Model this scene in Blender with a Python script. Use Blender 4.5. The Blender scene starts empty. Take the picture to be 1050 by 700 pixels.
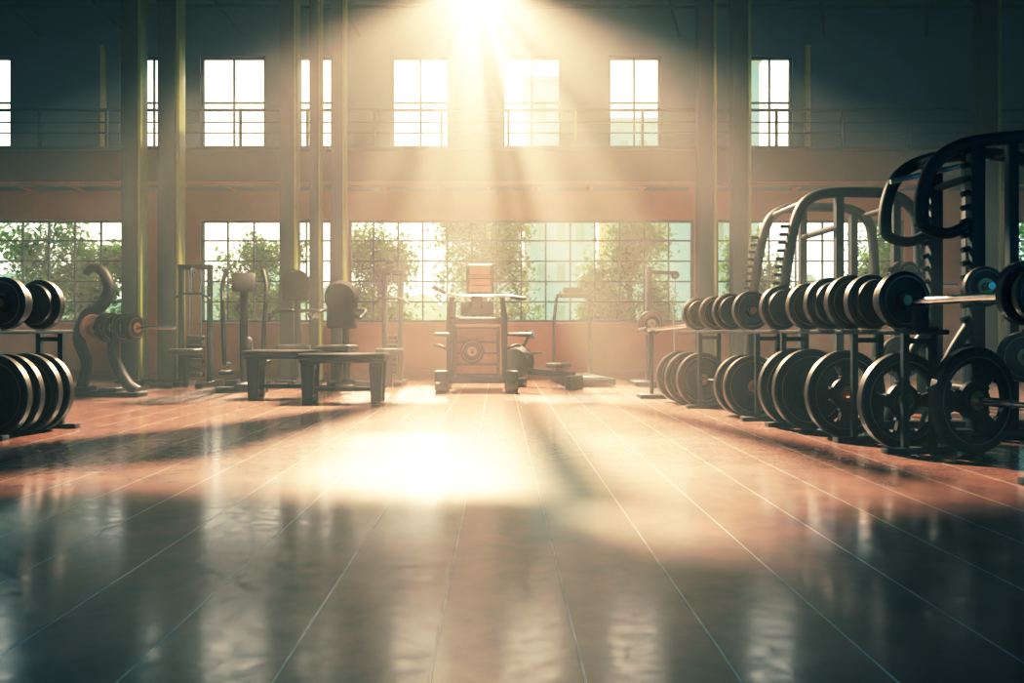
import bpy, bmesh, math, random
from mathutils import Vector, Matrix
random.seed(7)
scene = bpy.context.scene
R = math.radians

# ------------------------------------------------------------ materials
def mat(name, col, rough=0.5, metal=0.0, noise=0.15, nscale=8.0, bump=0.0, coat=0.0, trans=0.0, spec=0.5):
    m = bpy.data.materials.new(name); m.use_nodes = True
    nt = m.node_tree; p = nt.nodes['Principled BSDF']
    p.inputs['Roughness'].default_value = rough
    p.inputs['Metallic'].default_value = metal
    p.inputs['Coat Weight'].default_value = coat
    p.inputs['Specular IOR Level'].default_value = spec
    tc = nt.nodes.new('ShaderNodeTexCoord')
    n = nt.nodes.new('ShaderNodeTexNoise'); n.inputs['Scale'].default_value = nscale
    n.inputs['Detail'].default_value = 5
    nt.links.new(tc.outputs['Object'], n.inputs['Vector'])
    cr = nt.nodes.new('ShaderNodeValToRGB')
    a = [max(0, c*(1-noise)) for c in col]; b = [min(1, c*(1+noise)) for c in col]
    cr.color_ramp.elements[0].color = (*a, 1); cr.color_ramp.elements[1].color = (*b, 1)
    cr.color_ramp.elements[0].position = .3; cr.color_ramp.elements[1].position = .7
    nt.links.new(n.outputs['Fac'], cr.inputs['Fac'])
    nt.links.new(cr.outputs['Color'], p.inputs['Base Color'])
    if bump > 0:
        bp = nt.nodes.new('ShaderNodeBump'); bp.inputs['Strength'].default_value = bump
        bp.inputs['Distance'].default_value = .01
        nt.links.new(n.outputs['Fac'], bp.inputs['Height'])
        nt.links.new(bp.outputs['Normal'], p.inputs['Normal'])
    if trans > 0:
        t = nt.nodes.new('ShaderNodeBsdfTranslucent')
        nt.links.new(cr.outputs['Color'], t.inputs['Color'])
        mx = nt.nodes.new('ShaderNodeMixShader'); mx.inputs['Fac'].default_value = trans
        nt.links.new(p.outputs[0], mx.inputs[1]); nt.links.new(t.outputs[0], mx.inputs[2])
        nt.links.new(mx.outputs[0], nt.nodes['Material Output'].inputs['Surface'])
    return m

M_BLACK = mat('powder_coated_black', (.012,.013,.014), .5, 0, .2, 30, spec=.3)
M_IRON  = mat('cast_iron', (.034,.024,.020), .42, .2, .3, 25, .15, spec=.35)
M_RUB   = mat('black_rubber', (.02,.02,.022), .5, 0, .2, 40, .1)
M_STEEL = mat('brushed_steel', (.62,.6,.58), .25, 1.0, .1, 40)
M_BRONZE= mat('bronze_hub', (.50,.27,.14), .35, 1.0, .15, 30)
M_VINYL = mat('dark_vinyl', (.012,.012,.014), .7, 0, .2, 20, .05, spec=.25)
M_BEIGE = mat('rose_vinyl', (.50,.17,.12), .5, 0, .15, 12, .05)
M_TAN   = mat('tan_rubber', (.20,.11,.08), .6, 0, .15, 12, .05)
M_RED   = mat('rust_panel', (.26,.10,.06), .5, .0, .2, 9)
M_SCREEN= mat('dark_screen', (.02,.03,.04), .1, 0, .1, 5)
M_WLOW  = mat('terracotta_plaster', (.36,.11,.035), .8, 0, .12, 3, .1)
M_WUP   = mat('slate_plaster', (.035,.115,.145), .8, 0, .12, 3, .1)
M_CEIL  = mat('ceiling_board', (.045,.12,.145), .8, 0, .1, 3)
M_FASC  = mat('gallery_fascia_paint', (.09,.04,.022), .6, 0, .15, 4)
M_FRAME = mat('dark_window_frame', (.02,.035,.04), .5, .3, .1, 10)
M_JAMB  = mat('lit_jamb_ochre', (.55,.42,.16), .6, 0, .1, 8)  # light on the jambs is put into this yellow
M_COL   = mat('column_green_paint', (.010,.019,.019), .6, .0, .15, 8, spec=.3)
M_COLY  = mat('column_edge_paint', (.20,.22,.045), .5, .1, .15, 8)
M_BASEB = mat('red_baseboard', (.30,.08,.04), .5, 0, .15, 8)
M_LEAF  = mat('leaves', (.12,.26,.02), .55, 0, .5, 6, 0, 0, .55)
M_BARK  = mat('bark', (.12,.08,.05), .9, 0, .3, 15, .4)
M_GRASS = mat('pale_ground', (.42,.42,.28), .9, 0, .2, .5)
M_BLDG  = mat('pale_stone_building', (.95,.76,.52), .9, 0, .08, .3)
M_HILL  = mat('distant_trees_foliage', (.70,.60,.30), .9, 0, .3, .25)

def floor_material():
    m = bpy.data.materials.new('lacquered_plank_floor'); m.use_nodes = True
    nt = m.node_tree; N = nt.nodes; L = nt.links; p = N['Principled BSDF']
    tc = N.new('ShaderNodeTexCoord')
    mp = N.new('ShaderNodeMapping'); mp.vector_type = 'POINT'
    mp.inputs['Rotation'].default_value = (0,0,R(90)); mp.inputs['Location'].default_value = (20.3, .13+.29*40, 0)
    L.new(tc.outputs['Object'], mp.inputs['Vector'])
    br = N.new('ShaderNodeTexBrick')
    br.inputs['Scale'].default_value = 1; br.inputs['Brick Width'].default_value = 60; br.offset=0
    br.inputs['Row Height'].default_value = .29; br.inputs['Mortar Size'].default_value = .0032
    br.inputs['Mortar Smooth'].default_value = .3
    br.inputs['Color1'].default_value = (.19,.078,.055,1); br.inputs['Color2'].default_value = (.19,.078,.055,1)
    br.inputs['Mortar'].default_value = (.46,.46,.45,1)  # bright reflections along the joints put into the mortar colour
    L.new(mp.outputs[0], br.inputs['Vector'])
    n = N.new('ShaderNodeTexNoise'); n.inputs['Scale'].default_value = 5; n.inputs['Detail'].default_value = 9
    n.inputs['Roughness'].default_value = .65
    L.new(tc.outputs['Object'], n.inputs['Vector'])
    mr = N.new('ShaderNodeMapRange'); mr.inputs['From Min'].default_value=.3; mr.inputs['From Max'].default_value=.7
    mr.inputs['To Min'].default_value=.45; mr.inputs['To Max'].default_value=1.35
    L.new(n.outputs['Fac'], mr.inputs['Value'])
    mx = N.new('ShaderNodeMix'); mx.data_type='RGBA'; mx.blend_type='MULTIPLY'; mx.inputs['Factor'].default_value=1
    L.new(br.outputs['Color'], mx.inputs['A']); L.new(mr.outputs[0], mx.inputs['B'])
    L.new(mx.outputs['Result'], p.inputs['Base Color'])
    n2 = N.new('ShaderNodeTexNoise'); n2.inputs['Scale'].default_value = 22; n2.inputs['Detail'].default_value = 8
    L.new(tc.outputs['Object'], n2.inputs['Vector'])
    rr = N.new('ShaderNodeMapRange'); rr.inputs['From Min'].default_value=.3; rr.inputs['From Max'].default_value=.7
    rr.inputs['To Min'].default_value=.10; rr.inputs['To Max'].default_value=.23
    L.new(n2.outputs['Fac'], rr.inputs['Value'])
    p.inputs['Roughness'].default_value = .52
    p.inputs['Specular IOR Level'].default_value = .7
    p.inputs['Coat Weight'].default_value = 1; p.inputs['Coat IOR'].default_value = 1.65
    L.new(rr.outputs[0], p.inputs['Coat Roughness'])
    inv = N.new('ShaderNodeMath'); inv.operation='MULTIPLY_ADD'; inv.inputs[1].default_value=-1.0; 
    L.new(br.outputs['Fac'], inv.inputs[0])
    ml = N.new('ShaderNodeMath'); ml.operation='MULTIPLY'; ml.inputs[1].default_value=.25
    L.new(n2.outputs['Fac'], ml.inputs[0]); L.new(ml.outputs[0], inv.inputs[2])
    bp = N.new('ShaderNodeBump'); bp.inputs['Strength'].default_value=.2; bp.inputs['Distance'].default_value=.003
    L.new(inv.outputs[0], bp.inputs['Height'])
    L.new(bp.outputs[0], p.inputs['Normal']); L.new(bp.outputs[0], p.inputs['Coat Normal'])
    return m
M_FLOOR = floor_material()

# ------------------------------------------------------------ mesh builder
class B:
    def __init__(s, name, loc=(0,0,0), rot=0.0):
        s.name=name; s.loc=Vector(loc); s.rot=rot; s.bm=bmesh.new(); s.mats=[]
    def mi(s, m):
        if m not in s.mats: s.mats.append(m)
        return s.mats.index(m)
    def box(s, c, d, m, bev=0.0, rz=0.0, rx=0.0, ry=0.0, seg=2, taper=None):
        i=s.mi(m); T=Matrix.Translation(c)@Matrix.Rotation(rz,4,'Z')@Matrix.Rotation(ry,4,'Y')@Matrix.Rotation(rx,4,'X')
        vs=[]
        for z in (-1,1):
            for x,y in ((-1,-1),(1,-1),(1,1),(-1,1)):
                k=(taper if (taper and z<0) else 1.0)
                vs.append(s.bm.verts.new(T@Vector((x*d[0]/2*k,y*d[1]/2*k,z*d[2]/2))))
        fs=[]
        for q in ((3,2,1,0),(4,5,6,7),(0,1,5,4),(1,2,6,5),(2,3,7,6),(3,0,4,7)):
            f=s.bm.faces.new([vs[k] for k in q]); f.material_index=i; fs.append(f)
        if bev>0:
            es=list({e for f in fs for e in f.edges})
            bmesh.ops.bevel(s.bm, geom=es, offset=bev, segments=seg, affect='EDGES', profile=.5)
    def prism(s, pts, z0, z1, m):
        i=s.mi(m); lo=[s.bm.verts.new((x,y,z0)) for x,y in pts]; hi=[s.bm.verts.new((x,y,z1)) for x,y in pts]
        fs=[s.bm.faces.new(lo[::-1]),s.bm.faces.new(hi)]; n=len(pts)
        for k in range(n): fs.append(s.bm.faces.new((lo[k],lo[(k+1)%n],hi[(k+1)%n],hi[k])))
        for f in fs: f.material_index=i
    @staticmethod
    def frame(a):
        a=Vector(a).normalized(); r=Vector((0,0,1)) if abs(a.z)<.95 else Vector((1,0,0))
        u=a.cross(r).normalized(); v=u.cross(a).normalized(); return a,u,v
    def lathe(s, prof, c, axis, m, seg=32, closed=False):
        i=s.mi(m); c=Vector(c); a,u,v=s.frame(axis); rings=[]
        for r,h in prof:
            r=max(r,1e-4)
            rings.append([s.bm.verts.new(c+a*h+(u*math.cos(t)+v*math.sin(t))*r) for t in [2*math.pi*k/seg for k in range(seg)]])
        n=len(rings)
        for j in range(n if closed else n-1):
            A=rings[j]; Bq=rings[(j+1)%n]
            for k in range(seg):
                f=s.bm.faces.new((A[k],A[(k+1)%seg],Bq[(k+1)%seg],Bq[k])); f.material_index=i
    def cyl(s, p1, p2, r, m, seg=16, r2=None):
        p1=Vector(p1); p2=Vector(p2); L=(p2-p1).length; r2=r if r2 is None else r2
        s.lathe([(0,0),(r,0),(r2,L),(0,L)], p1, p2-p1, m, seg)
    def tube(s, pts, r, m, seg=12, smooth=0, square=False, radii=None, closed=False):
        i=s.mi(m); P=[Vector(p) for p in pts]
        if smooth:
            Q=[]; n=len(P)
            for k in range(n-1):
                p0=P[max(k-1,0)];p1=P[k];p2=P[k+1];p3=P[min(k+2,n-1)]
                for t in [q/smooth for q in range(smooth)]:
                    Q.append(.5*((2*p1)+(-p0+p2)*t+(2*p0-5*p1+4*p2-p3)*t*t+(-p0+3*p1-3*p2+p3)*t**3))
            Q.append(P[-1]); 
            if radii:
                rr=[]
                for k in range(n-1):
                    for q in range(smooth): rr.append(radii[k]+(radii[k+1]-radii[k])*q/smooth)
                rr.append(radii[-1]); radii=rr
            P=Q
        if square: seg=4
        n=len(P); t0=(P[1]-P[0]).normalized(); a,u,v=s.frame(t0); rings=[]
        for k in range(n):
            t=(P[min(k+1,n-1)]-P[max(k-1,0)]).normalized()
            u=(u-t*u.dot(t)).normalized(); v=t.cross(u)
            rk=radii[k] if radii else r; ring=[]
            for q in range(seg):
                an=2*math.pi*q/seg+(math.pi/4 if square else 0); kk=rk*(1.414 if square else 1)
                ring.append(s.bm.verts.new(P[k]+(u*math.cos(an)+v*math.sin(an))*kk))
            rings.append(ring)
        for k in range(n-1):
            for q in range(seg):
                f=s.bm.faces.new((rings[k][q],rings[k][(q+1)%seg],rings[k+1][(q+1)%seg],rings[k+1][q])); f.material_index=i
        for ring in (rings[0],rings[-1]):
            f=s.bm.faces.new(ring); f.material_index=i
    def plate(s, c, axis, Rr, t, holes=0, m=None, seg=48):
        m=m or M_IRON; c=Vector(c)
        h=t/2
        s.lathe([(Rr*.80,-h),(Rr*.96,-h),(Rr,-h*.7),(Rr,h*.7),(Rr*.96,h),(Rr*.80,h),(Rr*.76,h*.45),(Rr*.76,-h*.45)], c, axis, m, seg, True)
        s.lathe([(.026,-h*1.05),(Rr*.22,-h*1.05),(Rr*.27,-h*.5),(Rr*.27,h*.5),(Rr*.22,h*1.05),(.026,h*1.05)], c, axis, m, 32, True)
        s.lathe([(.024,-h*1.15),(.05,-h*1.15),(.05,h*1.15),(.024,h*1.15)], c, axis, M_BRONZE, 24, True)
        s.lathe([(Rr*.80,-h*1.04),(Rr*.825,-h*1.04),(Rr*.825,h*1.04),(Rr*.80,h*1.04)], c, axis, M_BRONZE, seg, True)
        if holes==0:
            s.lathe([(Rr*.25,-h*.45),(Rr*.78,-h*.45),(Rr*.78,h*.45),(Rr*.25,h*.45)], c, axis, m, seg, True)
            s.lathe([(Rr*.50,-h*.6),(Rr*.53,-h*.6),(Rr*.53,h*.6),(Rr*.50,h*.6)], c, axis, m, seg, True)
        else:
            i=s.mi(m); a,u,v=s.frame(axis); K=holes*12; rad=[Rr*q for q in (.24,.36,.42,.64,.70,.79)]
            keep=set()
            for k in range(K):
                w=k%12
                for j in range(5):
                    hole=(j==2 and 2<=w<=9) or (j in (1,3) and 3<=w<=8)
                    if not hole: keep.add((k,j))
            vd={}
            def V(k,j,sd):
                key=(k%K,j,sd)
                if key not in vd:
                    an=2*math.pi*(k%K)/K
                    vd[key]=s.bm.verts.new(c+a*(sd*h*.5)+(u*math.cos(an)+v*math.sin(an))*rad[j])
                return vd[key]
            for (k,j) in keep:
                for sd in (-1,1):
                    f=s.bm.faces.new((V(k,j,sd),V(k+1,j,sd),V(k+1,j+1,sd),V(k,j+1,sd))); f.material_index=i
                for (nb,e0,e1) in (((k,j-1),(k,j),(k+1,j)),((k,j+1),(k,j+1),(k+1,j+1)),(((k-1)%K,j),(k,j),(k,j+1)),(((k+1)%K,j),(k+1,j),(k+1,j+1))):
                    if 0<=nb[1]<5 and nb not in keep:
                        f=s.bm.faces.new((V(*e0,-1),V(*e1,-1),V(*e1,1),V(*e0,1))); f.material_index=i
    def done(s, angle=35, parent=None):
        bmesh.ops.recalc_face_normals(s.bm, faces=s.bm.faces)
        me=bpy.data.meshes.new(s.name); s.bm.to_mesh(me); s.bm.free()
        for m in s.mats: me.materials.append(m)
        for p in me.polygons: p.use_smooth=True
        me.set_sharp_from_angle(angle=R(angle))
        o=bpy.data.objects.new(s.name, me); scene.collection.objects.link(o)
        o.location=s.loc; o.rotation_euler=(0,0,s.rot)
        if parent: o.parent=parent
        return o

# ------------------------------------------------------------ room (camera at x=0,y=0,z=.65 looking +Y)
YW=10.8; H=5.12; XL=-8.2; XR=8.4; YB=-5.0; K=YW/800
def wx(px): return (px-512)*K
lower=[(wx(-60),wx(128)),(wx(205),wx(340)),(wx(357),wx(712)),(wx(735),wx(928)),(wx(1030),wx(1110))]
ZL0,ZL1=.78,2.20
upper=[(wx(-50),wx(11)),(wx(122),wx(190)),(wx(205),wx(272)),(wx(305),wx(341)),(wx(401),wx(461)),(wx(515),wx(576)),(wx(624),wx(678)),(wx(768),wx(813))]
ZU0,ZU1=3.2,4.47
def wall_with_holes(name, x0,x1,z0,z1,y,th,holes,m,axis='Y'):
    b=B(name)
    xs=sorted({x0,x1,*[h[0] for h in holes],*[h[1] for h in holes]}); zs=sorted({z0,z1,*[h[2] for h in holes],*[h[3] for h in holes]})
    for i in range(len(xs)-1):
        for j in range(len(zs)-1):
            cx=(xs[i]+xs[i+1])/2; cz=(zs[j]+zs[j+1])/2
            if any(h[0]<cx<h[1] and h[2]<cz<h[3] for h in holes): continue
            d=(xs[i+1]-xs[i],th,zs[j+1]-zs[j]); c=(cx,y+th/2,cz)
            if axis=='X': d=(th,d[0],d[2]); c=(y+th/2,cx,cz)
            b.box(c,d,m)
    return b
hl=[(a,c,ZL0,ZL1) for a,c in lower]; hu=[(a,c,ZU0,ZU1) for a,c in upper]
wall_with_holes('wall_back',XL,XR,0,2.6,YW,.16,hl,M_WLOW).done()
wall_with_holes('wall_back_upper',XL,XR,2.6,H,YW,.16,hu,M_WUP).done()
sideh=[(-4.2,-.8,1.0,4.4)]
wall_with_holes('wall_left',YB,YW,0,H,XL-.2,.2,sideh,M_WUP,'X').done()
wall_with_holes('wall_right',YB,YW,0,H,XR,.2,sideh,M_WUP,'X').done()
wall_with_holes('wall_front',XL,XR,0,H,YB-.2,.2,[(-7.4,-3.0,.8,4.6),(-2.4,2.4,.8,4.6),(3.0,7.4,.8,4.6)],M_WUP).done()
b=B('floor'); b.box(((XL+XR)/2,(YB+YW)/2,-.1),(XR-XL+.4,YW-YB+.5,.2),M_FLOOR); b.done()
b=B('ceiling'); b.box(((XL+XR)/2,(YB+YW)/2,H+.08),(XR-XL+.4,YW-YB+.4,.16),M_CEIL); b.done()
b=B('baseboard_back'); b.box(((XL+XR)/2,YW-.012,.06),(XR-XL,.024,.12),M_BASEB,.004); b.done()
b=B('trim_window_sill'); 
for a,c in lower: b.box(((a+c)/2,YW-.03,ZL0-.02),(c-a+.1,.08,.035),M_BASEB,.006)
b.done()
# windows
wn=1
def window(x0,x1,z0,z1,nx,nz,t,y=None):
    global wn
    b=B('window_%d'%wn,((x0+x1)/2,(YW+.07) if y is None else y,(z0+z1)/2)); wn+=1
    w=x1-x0; h=z1-z0; f=.035
    for sx in (-1,1): b.box((sx*(w/2-f/2),0,0),(f,.06,h),M_FRAME,.004)
    for sz in (-1,1): b.box((0,0,sz*(h/2-f/2)),(w,.06,f),M_FRAME,.004)
    for i in range(1,nx): b.box((-w/2+w*i/nx,0,0),(t,.03,h-.02),M_FRAME)
    for j in range(1,nz): b.box((0,0,-h/2+h*j/nz),(w-.02,.03,t),M_FRAME)
    b.done()
for a,c in lower: window(a,c,ZL0,ZL1,max(2,round((c-a)/.35)),5,.022)
for a,c in upper: window(a,c,ZU0,ZU1,2,2,.026)
for a,c in ((-7.4,-3.0),(-2.4,2.4),(3.0,7.4)): window(a,c,.8,4.6,6,5,.04,YB-.1)
b=B('trim_jambs')
for px in (107,827): b.box((wx(px),YW-.03,3.85),(.07,.06,1.5),M_JAMB,.005)
b.done()
# gallery
YG=10.2; ZG0,ZG1=2.56,3.07
b=B('gallery_balcony'); b.box(((XL+XR)/2,(YG+YW)/2,ZG1-.06),(XR-XL-.02,YW-YG-.01,.12),M_FASC)
b.box(((XL+XR)/2,YG+.05,(ZG0+ZG1)/2),(XR-XL-.02,.10,ZG1-ZG0),M_FASC,.008)
b.box(((XL+XR)/2,YG-.015,ZG1-.03),(XR-XL-.02,.05,.05),M_FRAME,.006)
b.box(((XL+XR)/2,YG-.015,ZG0+.03),(XR-XL-.02,.05,.05),M_BASEB,.006)
for i in range(23):
    x=XL+.35+i*.7; b.box((x,(YG+YW)/2+.03,2.72),(.06,.48,.25),M_WLOW)
b.done()
b=B('gallery_railing')
for z,r in ((3.56,.02),(3.40,.010),(3.26,.010)): b.cyl((XL+.05,YG+.05,z),(XR-.05,YG+.05,z),r,M_FRAME)
for i in range(19):
    x=XL+.4+i*.88; b.box((x,YG+.05,3.325),(.035,.035,.51),M_COLY if i%6==4 else M_FRAME,.004)
b.done()
# steel columns (I-sections)
YC=9.98
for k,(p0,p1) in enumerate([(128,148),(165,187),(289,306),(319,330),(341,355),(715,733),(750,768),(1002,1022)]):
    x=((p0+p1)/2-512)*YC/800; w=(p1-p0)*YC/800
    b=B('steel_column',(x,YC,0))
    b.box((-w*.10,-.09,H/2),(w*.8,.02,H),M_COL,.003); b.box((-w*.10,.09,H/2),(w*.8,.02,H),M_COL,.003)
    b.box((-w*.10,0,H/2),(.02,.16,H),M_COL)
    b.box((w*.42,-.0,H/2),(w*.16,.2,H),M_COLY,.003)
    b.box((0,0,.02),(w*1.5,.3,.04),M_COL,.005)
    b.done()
b=B('roof_truss',(0,9.6,0))
b.cyl((XL+.05,.6,H-.22),(XR-.05,.6,H-.22),.025,M_FRAME); b.cyl((XL+.05,.6,H-.06),(XR-.05,.6,H-.06),.03,M_FRAME)
for x in (-6.6,-5.4,-3.8,-2.2,2.2,4.2,5.6,7.0):
    b.cyl((x,.6,H-.06),(x+.28,1.15,H-.4),.02,M_FRAME)
b.done()

# ------------------------------------------------------------ weights rows
def dumbbell(name, c, axis, half, r, n=2):
    b=B(name,c); a=Vector(axis).normalized()
    b.cyl(-a*half,a*half,.017,M_STEEL)
    for sg in (-1,1):
        p=a*(sg*half)
        b.lathe([(0,-.035),(r*.9,-.035),(r,-.02),(r,.02),(r*.9,.035),(r*.78,.035),(r*.74,.02),(r*.35,.02),(r*.3,.04),(0,.04)] if sg>0 else
                [(0,-.04),(r*.3,-.04),(r*.35,-.02),(r*.74,-.02),(r*.78,-.035),(r*.9,-.035),(r,-.02),(r,.02),(r*.9,.035),(0,.035)], p, a, M_IRON, 40)
        b.lathe([(r*.80,-.038),(r*.83,-.038),(r*.83,.038),(r*.80,.038)],p,a,M_BRONZE,40,True)
        b.lathe([(0,-.045),(.028,-.045),(.028,.045),(0,.045)],p,a,M_BRONZE,20)
        q=a*(sg*(half-.055)); b.lathe([(0,-.02),(r*.8,-.02),(r*.82,0),(r*.8,.02),(0,.02)],q,a,M_IRON,40)
    return b.done()
def barbell(name, c, axis, s0, s1, plates, r_bar=.014):
    b=B(name,c); a=Vector(axis).normalized()
    b.cyl(a*s0,a*s1,r_bar,M_STEEL)
    for e,sg in ((s0,1),(s1,-1)):
        b.cyl(a*e,a*(e+sg*.28),.024,M_STEEL,20)
    for (s_,Rr,t,ho) in plates: b.plate(a*s_,a,Rr,t,ho)
    return b.done()

AX=Vector((.187,-.982,0)).normalized()
def rowX(d): return 1.69+.19*(7.2-d)
def sd(d,d0): return (d0-d)/.982
d0=6.5; barbell('barbell',(rowX(d0),d0,.235),AX,sd(7.45,d0),sd(5.75,d0),[(sd(d,d0),.235,.05,h) for d,h in ((7.25,0),(7.05,0),(6.8,0),(6.1,3),(5.95,0))])
d0=4.9; barbell('barbell',(rowX(d0),d0,.268),AX,sd(5.55,d0),sd(4.28,d0),[(sd(d,d0),.268,.055,h) for d,h in ((5.38,4),(5.2,0),(4.83,4),(4.33,4))])
barbell('barbell',(2.52,4.15,.285),(.30,-.95,0),-.05,1.6,[(0,.285,.055,3),(1.25,.285,.055,5),(1.4,.285,.05,5)])
for (da,db,r) in ((6.89,6.55,.142),(6.3,5.97,.148),(5.56,5.22,.155),(5.0,4.78,.165),(4.6,4.33,.16)):
    dc=(da+db)/2; dumbbell('dumbbell',(rowX(dc),dc,.665+r),AX,(da-db)/2/.982,r)
d0=4.0; barbell('barbell',(rowX(d0),d0,.815),AX,sd(4.22,d0),sd(3.2,d0),[(sd(3.55,d0),.135,.04,0),(sd(3.48,d0),.12,.035,0)],.022)
def weight_rack(name, pts_far, pts_near, legs, top=.66, extra=()):
    b=B(name); F=Vector(pts_far); Nn=Vector(pts_near); a=(Nn-F).normalized(); n=Vector((-a.y,a.x,0)); n=n if n.x>0 else -n
    for sg in (-1,1):
        o=n*.085*sg
        b.box(((F+Nn)/2+o+Vector((0,0,top-.012))),((Nn-F).length,.03,.026),M_BLACK,.006,rz=math.atan2(a.y,a.x))
    for t in legs:
        p=F+a*t
        for sg in (-1,1):
            b.tube([p+n*.085*sg+Vector((0,0,top-.02)),p+n*.085*sg+Vector((0,0,.03))],.016,M_BLACK,square=True)
        b.box(p+Vector((0,0,.015)),(.06,.42,.03),M_RUB,.005,rz=math.atan2(a.y,a.x))
        b.tube([p-n*.10+Vector((0,0,top-.06)),p+n*.10+Vector((0,0,top-.06))],.014,M_BLACK,square=True)
    for t in extra:
        p=F+a*t
        b.box(p+Vector((0,0,top+.06)),(.04,.08,.12),M_BLACK,.006,rz=math.atan2(a.y,a.x)); b.box(p+Vector((0,0,top+.0)),(.04,.20,.03),M_BLACK,.004,rz=math.atan2(a.y,a.x))
    return b.done()
weight_rack('weight_rack',(rowX(7.1),7.1,0),(rowX(4.1),4.1,0),[.45,1.40,1.75,2.52,2.95],extra=[2.96])
weight_rack('weight_rack',(rowX(3.46),3.46,0),(rowX(3.2),3.2,0),[.12],extra=[.12])
# light bar poking out at the far end of the right rack, held by a small stand
b=B('barbell_stand',(1.50,7.68,0)); b.box((0,0,.02),(.26,.26,.04),M_BLACK,.008); b.cyl((0,0,.03),(0,0,.63),.02,M_BLACK); b.box((0,0,.64),(.07,.05,.03),M_BLACK,.005); b.done()
b=B('curl_bar',(1.50,7.68,.675)); b.cyl((-.06,.12,-.01),(.235,-.50,.03),.016,M_STEEL); b.cyl((-.09,.18,-.015),(-.03,.06,-.005),.03,M_RUB); b.done()
AL=Vector((-.187,-.982,0)).normalized()
def rowL(d): return -3.07-.19*(5.2-d)
d0=5.0; barbell('barbell',(rowL(d0),d0,.255),AL,sd(5.32,d0),sd(3.4,d0),[(sd(d,d0),.255,.055,h) for d,h in ((5.2,0),(5.1,0),(4.95,0),(4.85,0),(4.6,5))])
for (da,db,r) in ((5.22,4.93,.165),(4.6,4.3,.17)):
    dc=(da+db)/2; dumbbell('dumbbell',(rowL(dc),dc,.665+r),AL,(da-db)/2/.982,r)
weight_rack('weight_rack',(rowL(5.4),5.4,0),(rowL(3.6),3.6,0),[.1,.7,1.5])

# ------------------------------------------------------------ power racks
b=B('power_rack',(2.9,6.3,0))
for y in (0,.75):
    pts=[(-.66,y,.03),(-.63,y,.7),(-.61,y,.95),(-.55,y,1.35),(-.49,y,1.60),(-.40,y,1.72),(-.24,y,1.77),(.05,y,1.775),(.25,y,1.76),(.40,y,1.68),(.47,y,1.50),(.50,y,.9),(.52,y,.03)]
    b.tube(pts,.042,M_BLACK,smooth=5,seg=14)
    for k in range(11):
        z=.85+k*.065; x=-.625+ (z-.95)*.15
        b.cyl((x-.085,y,z),(x-.01,y,z),.014,M_BLACK)
    b.box((-.07,y,.03),(1.35,.09,.06),M_BLACK,.01)
    b.tube([(-.16,y,.05),(-.16,y,1.76)],.03,M_BLACK,square=True)
    b.tube([(.3,y,.05),(.3,y,1.74)],.028,M_BLACK,square=True)
for x,z in ((-.42,1.70),(.38,1.69),(-.16,1.5),(-.6,.4),(.5,.4)):
    b.tube([(x,0,z),(x,.75,z)],.026,M_BLACK)
b.tube([(-.66,0,.05),(-.66,.75,.05)],.03,M_BLACK,square=True)
b.tube([(.52,0,.05),(.52,.75,.05)],.03,M_BLACK,square=True)
b.tube([(-.2,-.08,1.02),(.75,-.08,1.02)],.014,M_STEEL)
for x,r in ((.30,.19),(.36,.19)): b.plate((x,-.08,1.02),(.5,-.8,0),r,.035)
for z in (.45,):
    b.cyl((.3,-.02,z),(.3,-.24,z),.02,M_STEEL); b.plate((.3,-.09,z),(0,1,0),.17,.04)
b.done()
b=B('squat_rack',(3.0,4.75,0))
for y in (0,.45):
    arc=[(-.43,y,1.30),(-.425,y,1.48),(-.36,y,1.66),(-.22,y,1.77),(0,y,1.82),(.3,y,1.83),(.55,y,1.76),(.64,y,1.5),(.66,y,1.0),(.68,y,.03)]
    b.tube(arc,.042,M_BLACK,smooth=5,seg=14)
    b.tube([(-.43,y,1.36),(-.40,y,1.28),(-.26,y,1.25),(-.12,y,1.32)],.034,M_BLACK,smooth=5)
    b.box((-.10,y,.93),(.085,.07,1.78),M_BLACK,.012)
    b.box((.12,y,.93),(.06,.06,1.78),M_BLACK,.012)
    for k in range(15):
        z=.55+k*.085
        b.cyl((-.185,y,z),(-.14,y,z+.015),.017,M_BLACK,10)
    b.tube([(-.10,y,.75),(-.28,y,.45),(-.42,y,.04)],.034,M_BLACK,smooth=4)
    b.box((.1,y,.03),(1.3,.1,.06),M_BLACK,.012)
for x,z in ((-.22,1.76),(.3,1.82),(-.10,1.6),(.66,.6),(-.1,.3)):
    b.tube([(x,0,z),(x,.45,z)],.024,M_BLACK)
b.tube([(-.52,.2,1.60),(.1,.2,1.74)],.016,M_STEEL)
for z in (.5,.92):
    b.cyl((.12,-.03,z),(.12,-.26,z),.022,M_STEEL); b.plate((.12,-.10,z),(0,1,0),.15,.045,0)
    b.cyl((-.10,-.03,z),(-.10,-.16,z),.022,M_STEEL)
b.plate((-.10,-.08,.92),(0,1,0),.12,.04)
b.done()

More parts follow.
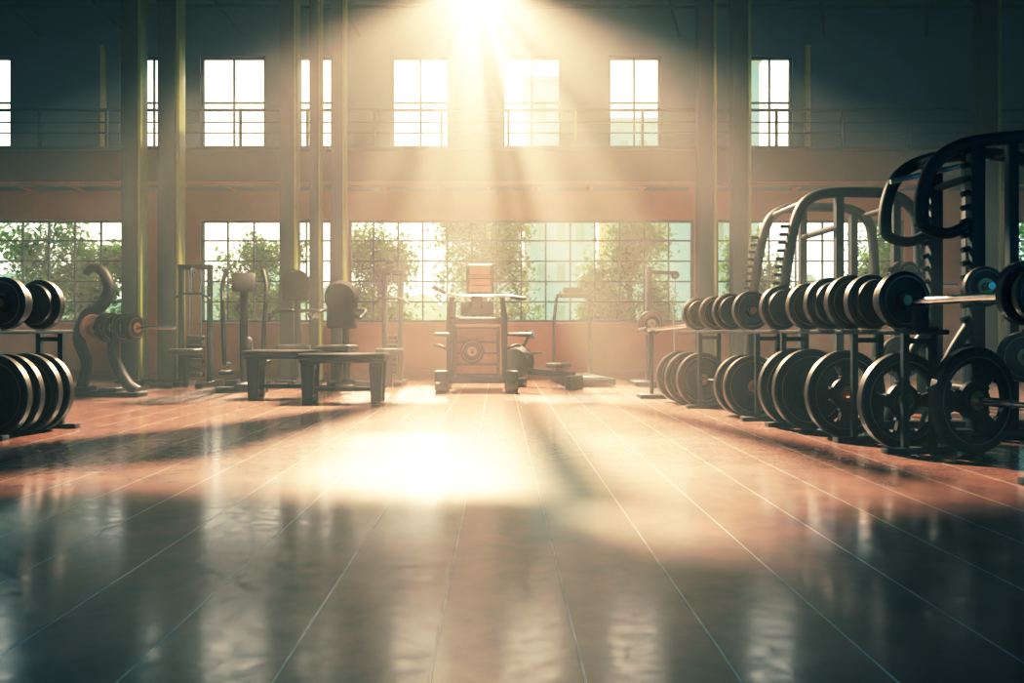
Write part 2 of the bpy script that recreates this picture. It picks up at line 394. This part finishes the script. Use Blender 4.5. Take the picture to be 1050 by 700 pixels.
# ------------------------------------------------------------ benches
def bench(x0,x1,y,zt,depth=.34):
    L=x1-x0; b=B('exercise_bench',((x0+x1)/2,y,0))
    b.box((0,0,zt-.03),(L,depth,.055),M_VINYL,.02,seg=3)
    b.box((0,0,zt-.075),(L*.96,depth*.8,.03),M_BLACK,.006)
    for sx in (-1,1):
        for sy in (-1,1):
            b.box((sx*(L/2-.09),sy*(depth/2-.06),(zt-.09)/2),(.12,.075,zt-.09),M_BLACK,.012,taper=.75)
        b.box((sx*(L/2-.09),0,.06),(.05,depth*.7,.04),M_BLACK,.008)
        b.box((sx*(L/2-.09),0,zt-.13),(.07,depth*.7,.05),M_BLACK,.008)
    b.tube([(-L/2+.1,0,.12),(L/2-.1,0,.12)],.018,M_BLACK,square=True)
    return b.done()
bench(-1.83,-1.03,7.2,.455); bench(-2.46,-1.76,7.62,.475)

# ------------------------------------------------------------ centre press machine
b=B('chest_press_machine',(-.24,8.3,0))
for sx in (-1,1):
    b.box((sx*.37,.35,.07),(.12,.95,.14),M_BLACK,.02)
    b.box((sx*.37,-.06,.13),(.14,.14,.22),M_BLACK,.02)
    b.cyl((sx*.37-.06,-.1,.07),(sx*.37+.06,-.1,.07),.07,M_RUB,24)
    b.tube([(sx*.30,.1,.12),(sx*.30,.1,.8),(sx*.27,.12,1.02)],.028,M_BLACK,square=True)
    b.tube([(sx*.30,.7,.12),(sx*.28,.6,1.0)],.028,M_BLACK,square=True)
    e=.42 if sx<0 else .56
    b.tube([(sx*.30,.1,.62),(sx*e,0,.62)],.018,M_BLACK); b.tube([(sx*(e-.12),-.0,.62),(sx*(e+.02),-.04,.62)],.023,M_RUB)
    b.tube([(sx*.30,.1,.45),(sx*.40,.1,.5),(sx*.46,.2,.5)],.018,M_BLACK,smooth=3)
b.box((0,.1,.13),(.7,.08,.07),M_BLACK,.01); b.box((0,.75,.13),(.7,.08,.07),M_BLACK,.01)
b.box((0,.12,.44),(.48,.05,.50),M_RED,.01)
b.box((0,.42,.44),(.46,.50,.50),M_BLACK,.01)
for x in (-.23,.23): b.box((x,.08,.44),(.035,.05,.54),M_BLACK,.005)
for z in (.18,.30,.42,.54,.69): b.box((0,.078,z),(.48,.03,.022),M_BLACK,.004)
b.plate((-.05,.05,.44),(0,1,0),.13,.04,0)
b.box((0,.15,.77),(.56,.34,.07),M_VINYL,.02,seg=3)
b.box((0,.2,.90),(.36,.10,.16),M_BLACK,.02)
b.box((0,.3,1.0),(.1,.08,.3),M_BLACK,.01)
b.box((.03,.2,1.22),(.30,.09,.34),M_BEIGE,.03,seg=3)
b.box((.03,.148,1.31),(.24,.02,.10),M_BEIGE,.008); b.box((.03,.148,1.19),(.24,.02,.08),M_BEIGE,.008)
b.tube([(-.42,-.03,1.12),(-.33,.0,1.06),(-.15,.05,1.03),(.15,.05,1.03),(.33,.0,1.03),(.52,-.04,1.0)],.016,M_STEEL,smooth=5)
b.tube([(-.46,-.04,1.13),(-.34,.0,1.065)],.022,M_RUB); b.tube([(.36,-.0,1.02),(.52,-.04,1.0)],.022,M_RUB)
b.box((0,.08,.97),(.12,.1,.14),M_BLACK,.015)
b.done()

# ------------------------------------------------------------ left S-shaped barbell stand
b=B('barbell_stand',(-4.1,8.0,0))
for (ox,oy) in ((0,0),(.36,-.17)):
    pts=[(-.14,0,1.24),(-.08,0,1.30),(.03,0,1.27),(.10,0,1.10),(.02,0,.92),(-.14,0,.80),(-.21,0,.58),(-.13,0,.32),(-.19,0,.05)]
    if ox: pts=[(.02,0,.74),(-.08,0,.66),(-.14,0,.48),(-.08,0,.28),(.02,0,.12),(.10,0,.05)]
    b.tube([(p[0]+ox,p[1]+oy,p[2]) for p in pts],.045,M_BLACK,smooth=6,seg=14,radii=[.03,.045,.055,.06,.06,.065,.06,.055,.06] if not ox else [.04,.05,.055,.055,.055,.06])
    b.box((-.06+ox,oy,.025),(.46,.22,.05),M_BLACK,.015)
    b.box((-.16+ox,oy,.06),(.20,.16,.06),M_BLACK,.02)
a=Vector((.95,-.30,0)).normalized(); c=Vector((0,-.12,.69))
b.tube([c-a*.1,c+a*1.0],.017,M_STEEL); 
pa=Vector((.80,-.60,0)).normalized()
b.plate(c-a*.0,pa,.135,.04,0,M_TAN)
for s_,r in ((.17,.15),(.23,.15),(.36,.14),(.48,.13),(.53,.12)): b.plate(c+a*s_,a,r,.035)
b.tube([c+Vector((-.16,.12,.02)),c+Vector((.02,.0,-.03))],.03,M_BLACK)
b.done()

# ------------------------------------------------------------ cardio & cable machines at the back
def elliptical(x,y,rot=0):
    b=B('elliptical_trainer',(x,y,0),rot)
    b.box((0,0,.05),(.16,1.3,.08),M_BLACK,.02)
    for yy in (-.6,.6): b.box((0,yy,.03),(.55,.1,.06),M_BLACK,.02)
    b.lathe([(0,-.06),(.22,-.06),(.25,-.03),(.25,.03),(.22,.06),(0,.06)],(0,.4,.34),(1,0,0),M_BLACK,32)
    b.tube([(0,-.2,.08),(0,-.3,.6),(0,-.28,1.1)],.045,M_BLACK,smooth=4)
    b.box((0,-.33,1.2),(.26,.07,.22),M_VINYL,.03,rx=R(-15))
    for sx in (-1,1):
        b.tube([(sx*.2,-.35,.3),(sx*.22,-.3,.8),(sx*.24,-.15,1.15),(sx*.2,-.05,1.36)],.024,M_BLACK,smooth=4)
        b.box((sx*.2,.05+sx*.12,.24+sx*.05),(.14,.36,.04),M_RUB,.01)
        b.tube([(sx*.2,-.35,.3),(sx*.2,.4,.26)],.022,M_BLACK)
    return b.done()
def seat_machine(x,y,zt,w,rot=0,zb=.62):
    b=B('seated_row_machine',(x,y,0),rot)
    for yy in (-.3,.35): b.box((0,yy,.03),(.5,.08,.06),M_BLACK,.015)
    b.box((0,0,.06),(.08,.7,.06),M_BLACK,.01)
    b.tube([(0,.2,.06),(0,.18,.7),(0,.12,zt-.15)],.04,M_BLACK,smooth=4)
    b.box((0,-.1,.46),(w,.34,.08),M_VINYL,.03,seg=3); b.tube([(0,-.1,.06),(0,-.1,.44)],.035,M_BLACK,square=True)
    b.lathe([(0,-.045),(w*.42,-.045),(w*.5,-.02),(w*.5,.02),(w*.42,.045),(0,.045)],(0,.03,zt-.12-w*.2),(0,1,.12),M_VINYL,32)
    b.box((0,.05,(zt-.12+zb)/2),(w*.92,.085,zt-.25-zb),M_VINYL,.04,rx=R(-6),seg=4)
    for sx in (-1,1): b.tube([(0,.16,.9),(sx*(w/2+.06),.1,.9),(sx*(w/2+.08),-.15,.8),(sx*(w/2+.06),-.3,.85)],.02,M_BLACK,smooth=4)
    return b.done()
def treadmill(x,y,rot=0):
    b=B('treadmill',(x,y,0),rot)
    b.box((0,0,.06),(.56,1.2,.08),M_BLACK,.02); b.box((0,-.02,.105),(.42,1.1,.012),M_RUB,.004)
    for sx in (-1,1):
        b.tube([(sx*.25,.45,.08),(sx*.24,.5,.7),(sx*.22,.42,1.08)],.022,M_BLACK,smooth=4)
        b.tube([(sx*.22,.42,1.08),(sx*.24,.1,1.14)],.018,M_RUB)
    b.box((0,.42,1.12),(.44,.12,.06),M_BLACK,.02); b.box((0,.44,1.18),(.26,.05,.1),M_VINYL,.02)
    return b.done()
def cable(x,y,h=1.5,w=.5,rot=0):
    b=B('cable_machine',(x,y,0),rot)
    for sx in (-1,1):
        b.box((sx*w/2,0,h/2),(.05,.08,h),M_BLACK,.008); b.box((sx*w/2,0,.03),(.09,.7,.06),M_BLACK,.01)
        b.cyl((sx*.07,0,.1),(sx*.07,0,h-.05),.008,M_STEEL)
    b.box((0,0,h-.03),(w+.06,.09,.06),M_BLACK,.01)
    for i in range(9): b.box((0,0,.14+i*.055),(w*.55,.10,.048),M_IRON,.005)
    b.lathe([(.02,-.015),(.06,-.015),(.05,0),(.06,.015),(.02,.015)],(0,-.06,h-.1),(1,0,0),M_RUB,20,True)
    b.cyl((0,-.12,h-.1),(0,-.12,h-.35),.005,M_STEEL); b.tube([(-.22,-.12,h-.42),(-.12,-.12,h-.35),(.12,-.12,h-.35),(.22,-.12,h-.42)],.013,M_BLACK)
    b.box((0,-.28,.42),(.3,.3,.07),M_VINYL,.02); b.box((0,-.28,.2),(.06,.06,.38),M_BLACK,.008)
    return b.done()
cable(-3.62,9.3,1.45,.34); elliptical(-2.93,9.0,R(15)); seat_machine(-2.42,9.25,1.40,.36,R(5),.95); seat_machine(-1.82,8.95,1.24,.40,R(-8))
cable(-1.30,9.5,1.40,.20); treadmill(1.02,9.75,R(8)); 
b=B('pedestal_fan',(-3.3,10.1,0)); b.lathe([(0,0),(.16,0),(.15,.03),(.03,.05),(.02,.06),(0,.06)],(0,0,0),(0,0,1),M_BLACK,28)
b.cyl((0,0,.04),(0,0,.95),.016,M_BLACK); b.cyl((0,.06,.98),(0,-.04,.98),.035,M_BLACK)
for r in (.03,.055,.08,.10): b.lathe([(r,-.004),(r+.006,-.004),(r+.006,.004),(r,.004)],(0,-.06,.98),(0,1,0),M_BLACK,28,True)
for k in range(12): b.cyl((0,-.06,.98),(.10*math.cos(k*R(30)),-.06,.98+.10*math.sin(k*R(30))),.003,M_BLACK,6)
for k in range(4): b.box((.045*math.cos(k*R(90)),-.045,.98+.045*math.sin(k*R(90))),(.07,.008,.05),M_SCREEN,.002,ry=-k*R(90))
b.done()
b=B('pulley_column',(1.86,9.5,0))
b.box((-.04,0,.72),(.07,.09,1.44),M_BLACK,.01); b.box((0,0,.03),(.5,.55,.06),M_BLACK,.01)
b.tube([(-.04,0,1.38),(.12,0,1.37),(.30,0,1.36)],.022,M_BLACK,square=True); b.cyl((.28,0,1.36),(.28,0,1.0),.006,M_STEEL)
b.lathe([(.015,-.015),(.05,-.015),(.04,0),(.05,.015),(.015,.015)],(.28,0,1.34),(0,1,0),M_RUB,20,True)
b.cyl((-.04,-.04,.75),(-.04,-.22,.75),.02,M_STEEL); b.plate((-.04,-.10,.75),(0,1,0),.15,.04); b.plate((-.04,-.16,.75),(0,1,0),.11,.04)
b.tube([(.28,0,.06),(.26,0,.95)],.016,M_STEEL)
b.done()
# low rowing machine right of centre
b=B('rowing_machine',(.50,9.0,0),R(60))
b.tube([(0,-.4,.16),(0,.3,.20)],.035,M_BLACK,square=True); b.box((0,-.4,.08),(.36,.07,.16),M_BLACK,.015); b.box((0,.35,.05),(.4,.1,.1),M_BLACK,.02)
b.lathe([(0,-.07),(.15,-.07),(.19,-.04),(.19,.04),(.15,.07),(0,.07)],(0,.32,.30),(1,0,0),M_BLACK,36)
b.box((0,-.2,.27),(.26,.22,.06),M_VINYL,.025,seg=3); b.tube([(0,.3,.4),(0,.18,.6)],.02,M_BLACK); b.box((0,.16,.62),(.16,.03,.1),M_SCREEN,.01,rx=R(-20))
b.tube([(-.2,.12,.40),(.2,.12,.40)],.014,M_BLACK)
b.done()

# ------------------------------------------------------------ outside
b=B('outside_ground'); b.box((0,YW+60.3,-.15),(200,120,.2),M_GRASS); b.done()
def tree(x,y,h,w,n):
    b=B('garden_tree',(x,y,-.05)); rnd=random.Random(int(x*100)+77)
    b.tube([(0,0,0),(.03,.02,h*.35),(-.04,0,h*.6),(0,0,h*.85)],.05,M_BARK,smooth=3,radii=[.07,.055,.04,.015],seg=8)
    cl=[]
    for k in range(18):
        t=.28+.68*rnd.random(); an=rnd.random()*6.28; rr=w*.5*(.15+.85*rnd.random())
        e=Vector((math.cos(an)*rr,math.sin(an)*rr*.6,h*t)); s0=Vector((0,0,h*(t-.18)))
        b.tube([s0,(s0+e)/2+Vector((0,0,.04)),e],.015,M_BARK,seg=6,radii=[.022,.014,.006]); cl.append((e,w*(.18+.13*rnd.random())))
    i=b.mi(M_LEAF)
    for k in range(n):
        c,r=cl[rnd.randrange(len(cl))]
        v=Vector((rnd.gauss(0,.5),rnd.gauss(0,.5),rnd.gauss(0,.55)))*r+c
        if v.z<.3: continue
        ax=Vector((rnd.uniform(-1,1),rnd.uniform(-1,1),rnd.uniform(-.8,.5))).normalized(); a,u,vv=B.frame(ax); L=rnd.uniform(.035,.075)
        q=[v-a*L, v+u*L*.48, v+a*L, v-u*L*.48]
        f=b.bm.faces.new([b.bm.verts.new(p) for p in q]); f.material_index=i
    return b.done()
for x,h,w in ((-7.35,2.6,1.4),(-6.4,2.0,.9),(-4.0,2.6,1.2),(-1.9,2.45,1.15),(-.25,2.7,1.35),(2.15,2.5,1.3),(1.55,1.7,.6),(4.1,2.2,.9),(6.1,2.5,1.3),(8.4,2.6,1.4)):
    tree(x,12.7+random.uniform(-.2,.4),h,w,9000)
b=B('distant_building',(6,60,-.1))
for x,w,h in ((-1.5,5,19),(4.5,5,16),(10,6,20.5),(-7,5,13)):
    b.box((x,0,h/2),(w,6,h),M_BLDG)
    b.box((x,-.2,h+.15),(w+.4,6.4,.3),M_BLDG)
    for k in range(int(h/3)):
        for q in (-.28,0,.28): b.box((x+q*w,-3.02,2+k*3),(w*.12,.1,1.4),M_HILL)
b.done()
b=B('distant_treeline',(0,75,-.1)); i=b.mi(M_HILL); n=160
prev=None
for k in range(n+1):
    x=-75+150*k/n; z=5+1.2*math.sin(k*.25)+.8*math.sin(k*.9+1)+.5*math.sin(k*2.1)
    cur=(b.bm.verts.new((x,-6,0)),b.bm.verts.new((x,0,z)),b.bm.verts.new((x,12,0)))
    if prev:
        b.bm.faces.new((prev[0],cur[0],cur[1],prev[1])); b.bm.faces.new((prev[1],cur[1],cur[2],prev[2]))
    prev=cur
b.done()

# ------------------------------------------------------------ haze
b=B('air_haze'); 
hz=bpy.data.materials.new('dusty_air'); hz.use_nodes=True; nt=hz.node_tree; nt.nodes.remove(nt.nodes['Principled BSDF'])
vs=nt.nodes.new('ShaderNodeVolumeScatter'); vs.inputs['Density'].default_value=.020; vs.inputs['Anisotropy'].default_value=.3
vs.inputs['Color'].default_value=(1,.97,.93,1)
nt.links.new(vs.outputs[0],nt.nodes['Material Output'].inputs['Volume'])
b.box(((XL+XR)/2,(YB+YW)/2,H/2),(XR-XL-.02,YW-YB-.02,H-.02),hz); b.done()

# ------------------------------------------------------------ added unseen floodlight with masks shaped to cast floor shadows and rays
LP=Vector((-.30,9.0,4.74)); MZ=-.12
b=B('added_floodlight',LP)  # made-up fixture above the view, carries the added spots and masks
b.lathe([(.03,.21),(.12,.19),(.22,.11),(.24,.08),(.23,.08),(.20,.10),(.12,.17),(.03,.18)],(0,0,0),(0,0,1),M_BLACK,32,True)
b.cyl((0,0,.16),(0,0,.38),.03,M_BLACK)
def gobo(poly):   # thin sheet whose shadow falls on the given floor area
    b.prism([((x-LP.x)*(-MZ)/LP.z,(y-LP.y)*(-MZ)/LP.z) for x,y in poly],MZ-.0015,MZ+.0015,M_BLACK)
gobo([(-8,3.4),(-3,3.2),(0,3.08),(.15,3.0),(.38,2.6),(.5,2.3),(.85,2.25),(1.1,2.75),(2.2,3.0),(5,3.4),(8,3.6),(12,-1),(-12,-1)])  # added mask, cut so the near floor stays dark
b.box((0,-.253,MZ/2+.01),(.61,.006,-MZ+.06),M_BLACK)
gobo([(-12,10.4),(12,10.4),(12,13),(-12,13)])  # added mask, keeps the spots off the back wall
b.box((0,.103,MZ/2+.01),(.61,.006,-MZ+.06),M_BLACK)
gobo([(-.69,8.0),(-2.1,5.3),(-3.6,3.6),(-3.2,3.05),(-1.45,4.0)])  # added mask shaped as the long shadow strip on the left floor
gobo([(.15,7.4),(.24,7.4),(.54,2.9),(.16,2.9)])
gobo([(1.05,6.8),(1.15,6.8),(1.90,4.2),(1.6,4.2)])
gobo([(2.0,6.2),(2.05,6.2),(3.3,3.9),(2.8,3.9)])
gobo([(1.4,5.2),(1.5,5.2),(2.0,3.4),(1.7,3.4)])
for x,w_ in ((-4.3,.9),(-3.0,.6),(-1.75,.40),(-.85,.12),(.75,.20),(1.9,.5),(3.3,.85)):  # added strips that break the lit haze into rays
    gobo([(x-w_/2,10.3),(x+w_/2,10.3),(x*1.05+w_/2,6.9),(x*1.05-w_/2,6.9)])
for sx in (-1,1):
    b.cyl((sx*.20,-.25,.0),(sx*.2,-.1,.10),.006,M_BLACK); b.cyl((sx*.20,.10,.0),(sx*.2,.05,.10),.006,M_BLACK)
fl=b.done()
def spot(name,power,size,blend,aim,rad,col):
    l=bpy.data.lights.new(name,'SPOT'); l.energy=power; l.spot_size=R(size); l.spot_blend=blend; l.shadow_soft_size=rad; l.color=col
    o=bpy.data.objects.new(name,l); scene.collection.objects.link(o); o.location=(0,0,0); o.parent=fl
    d=Vector(aim)-LP; o.rotation_euler=d.to_track_quat('-Z','Y').to_euler(); return o
spot('added_pool_spot',11500,112,1,(.3,6.0,0),.004,(1,.70,.42))  # added spot for the bright pool on the floor
spot('added_glow_spot',11000,178,.9,(-.3,8.2,0),.005,(1,.70,.40))  # added spot for the glow in the haze at top centre

SD=Vector((-.08,1,.58)).normalized()
l=bpy.data.lights.new('sun','SUN'); l.energy=12; l.angle=R(3.0); l.color=(1,.72,.44)
o=bpy.data.objects.new('sun',l); o.rotation_euler=SD.to_track_quat('Z','Y').to_euler(); o.location=(0,20,12); scene.collection.objects.link(o)

w=bpy.data.worlds.new('sky'); scene.world=w; w.use_nodes=True; nt=w.node_tree; N=nt.nodes; L=nt.links
bg=N['Background']; tc=N.new('ShaderNodeTexCoord')
vm=N.new('ShaderNodeVectorMath'); vm.operation='DOT_PRODUCT'; vm.inputs[1].default_value=SD
L.new(tc.outputs['Generated'],vm.inputs[0])
cr=N.new('ShaderNodeValToRGB'); e=cr.color_ramp.elements
e[0].position=0; e[0].color=(.06,.27,.36,1); e[1].position=1; e[1].color=(1,.84,.58,1)
q=cr.color_ramp.elements.new(.66); q.color=(.28,.62,.72,1); q=cr.color_ramp.elements.new(.86); q.color=(.92,.90,.74,1)
L.new(vm.outputs['Value'],cr.inputs['Fac']); L.new(cr.outputs[0],bg.inputs['Color'])
bg.inputs['Strength'].default_value=4.4

cam=bpy.data.cameras.new('camera'); cam.lens=36*800/1050; cam.shift_x=13/1050; cam.shift_y=-10/1050
co=bpy.data.objects.new('camera',cam); co.location=(0,0,.65); co.rotation_euler=(R(90),0,0); scene.collection.objects.link(co); scene.camera=co
# film response: plain sRGB with a soft shoulder (2.4 = white), cool shadows
vs_=scene.view_settings
vs_.view_transform='Standard'
vs_.look='None'
vs_.exposure=.0
vs_.use_curve_mapping=True
cm=vs_.curve_mapping
cm.white_level=(2.4,2.4,2.4)
c=cm.curves[3]
for x,y in ((.03,.038),(.12,.235),(.30,.60),(.60,.90)): c.points.new(x,y)
c=cm.curves[0]; c.points.new(.04,.020); c.points.new(.12,.095); c.points.new(.3,.30)
c=cm.curves[2]; c.points.new(.03,.040); c.points.new(.12,.132); c.points.new(.3,.28)
cm.update()
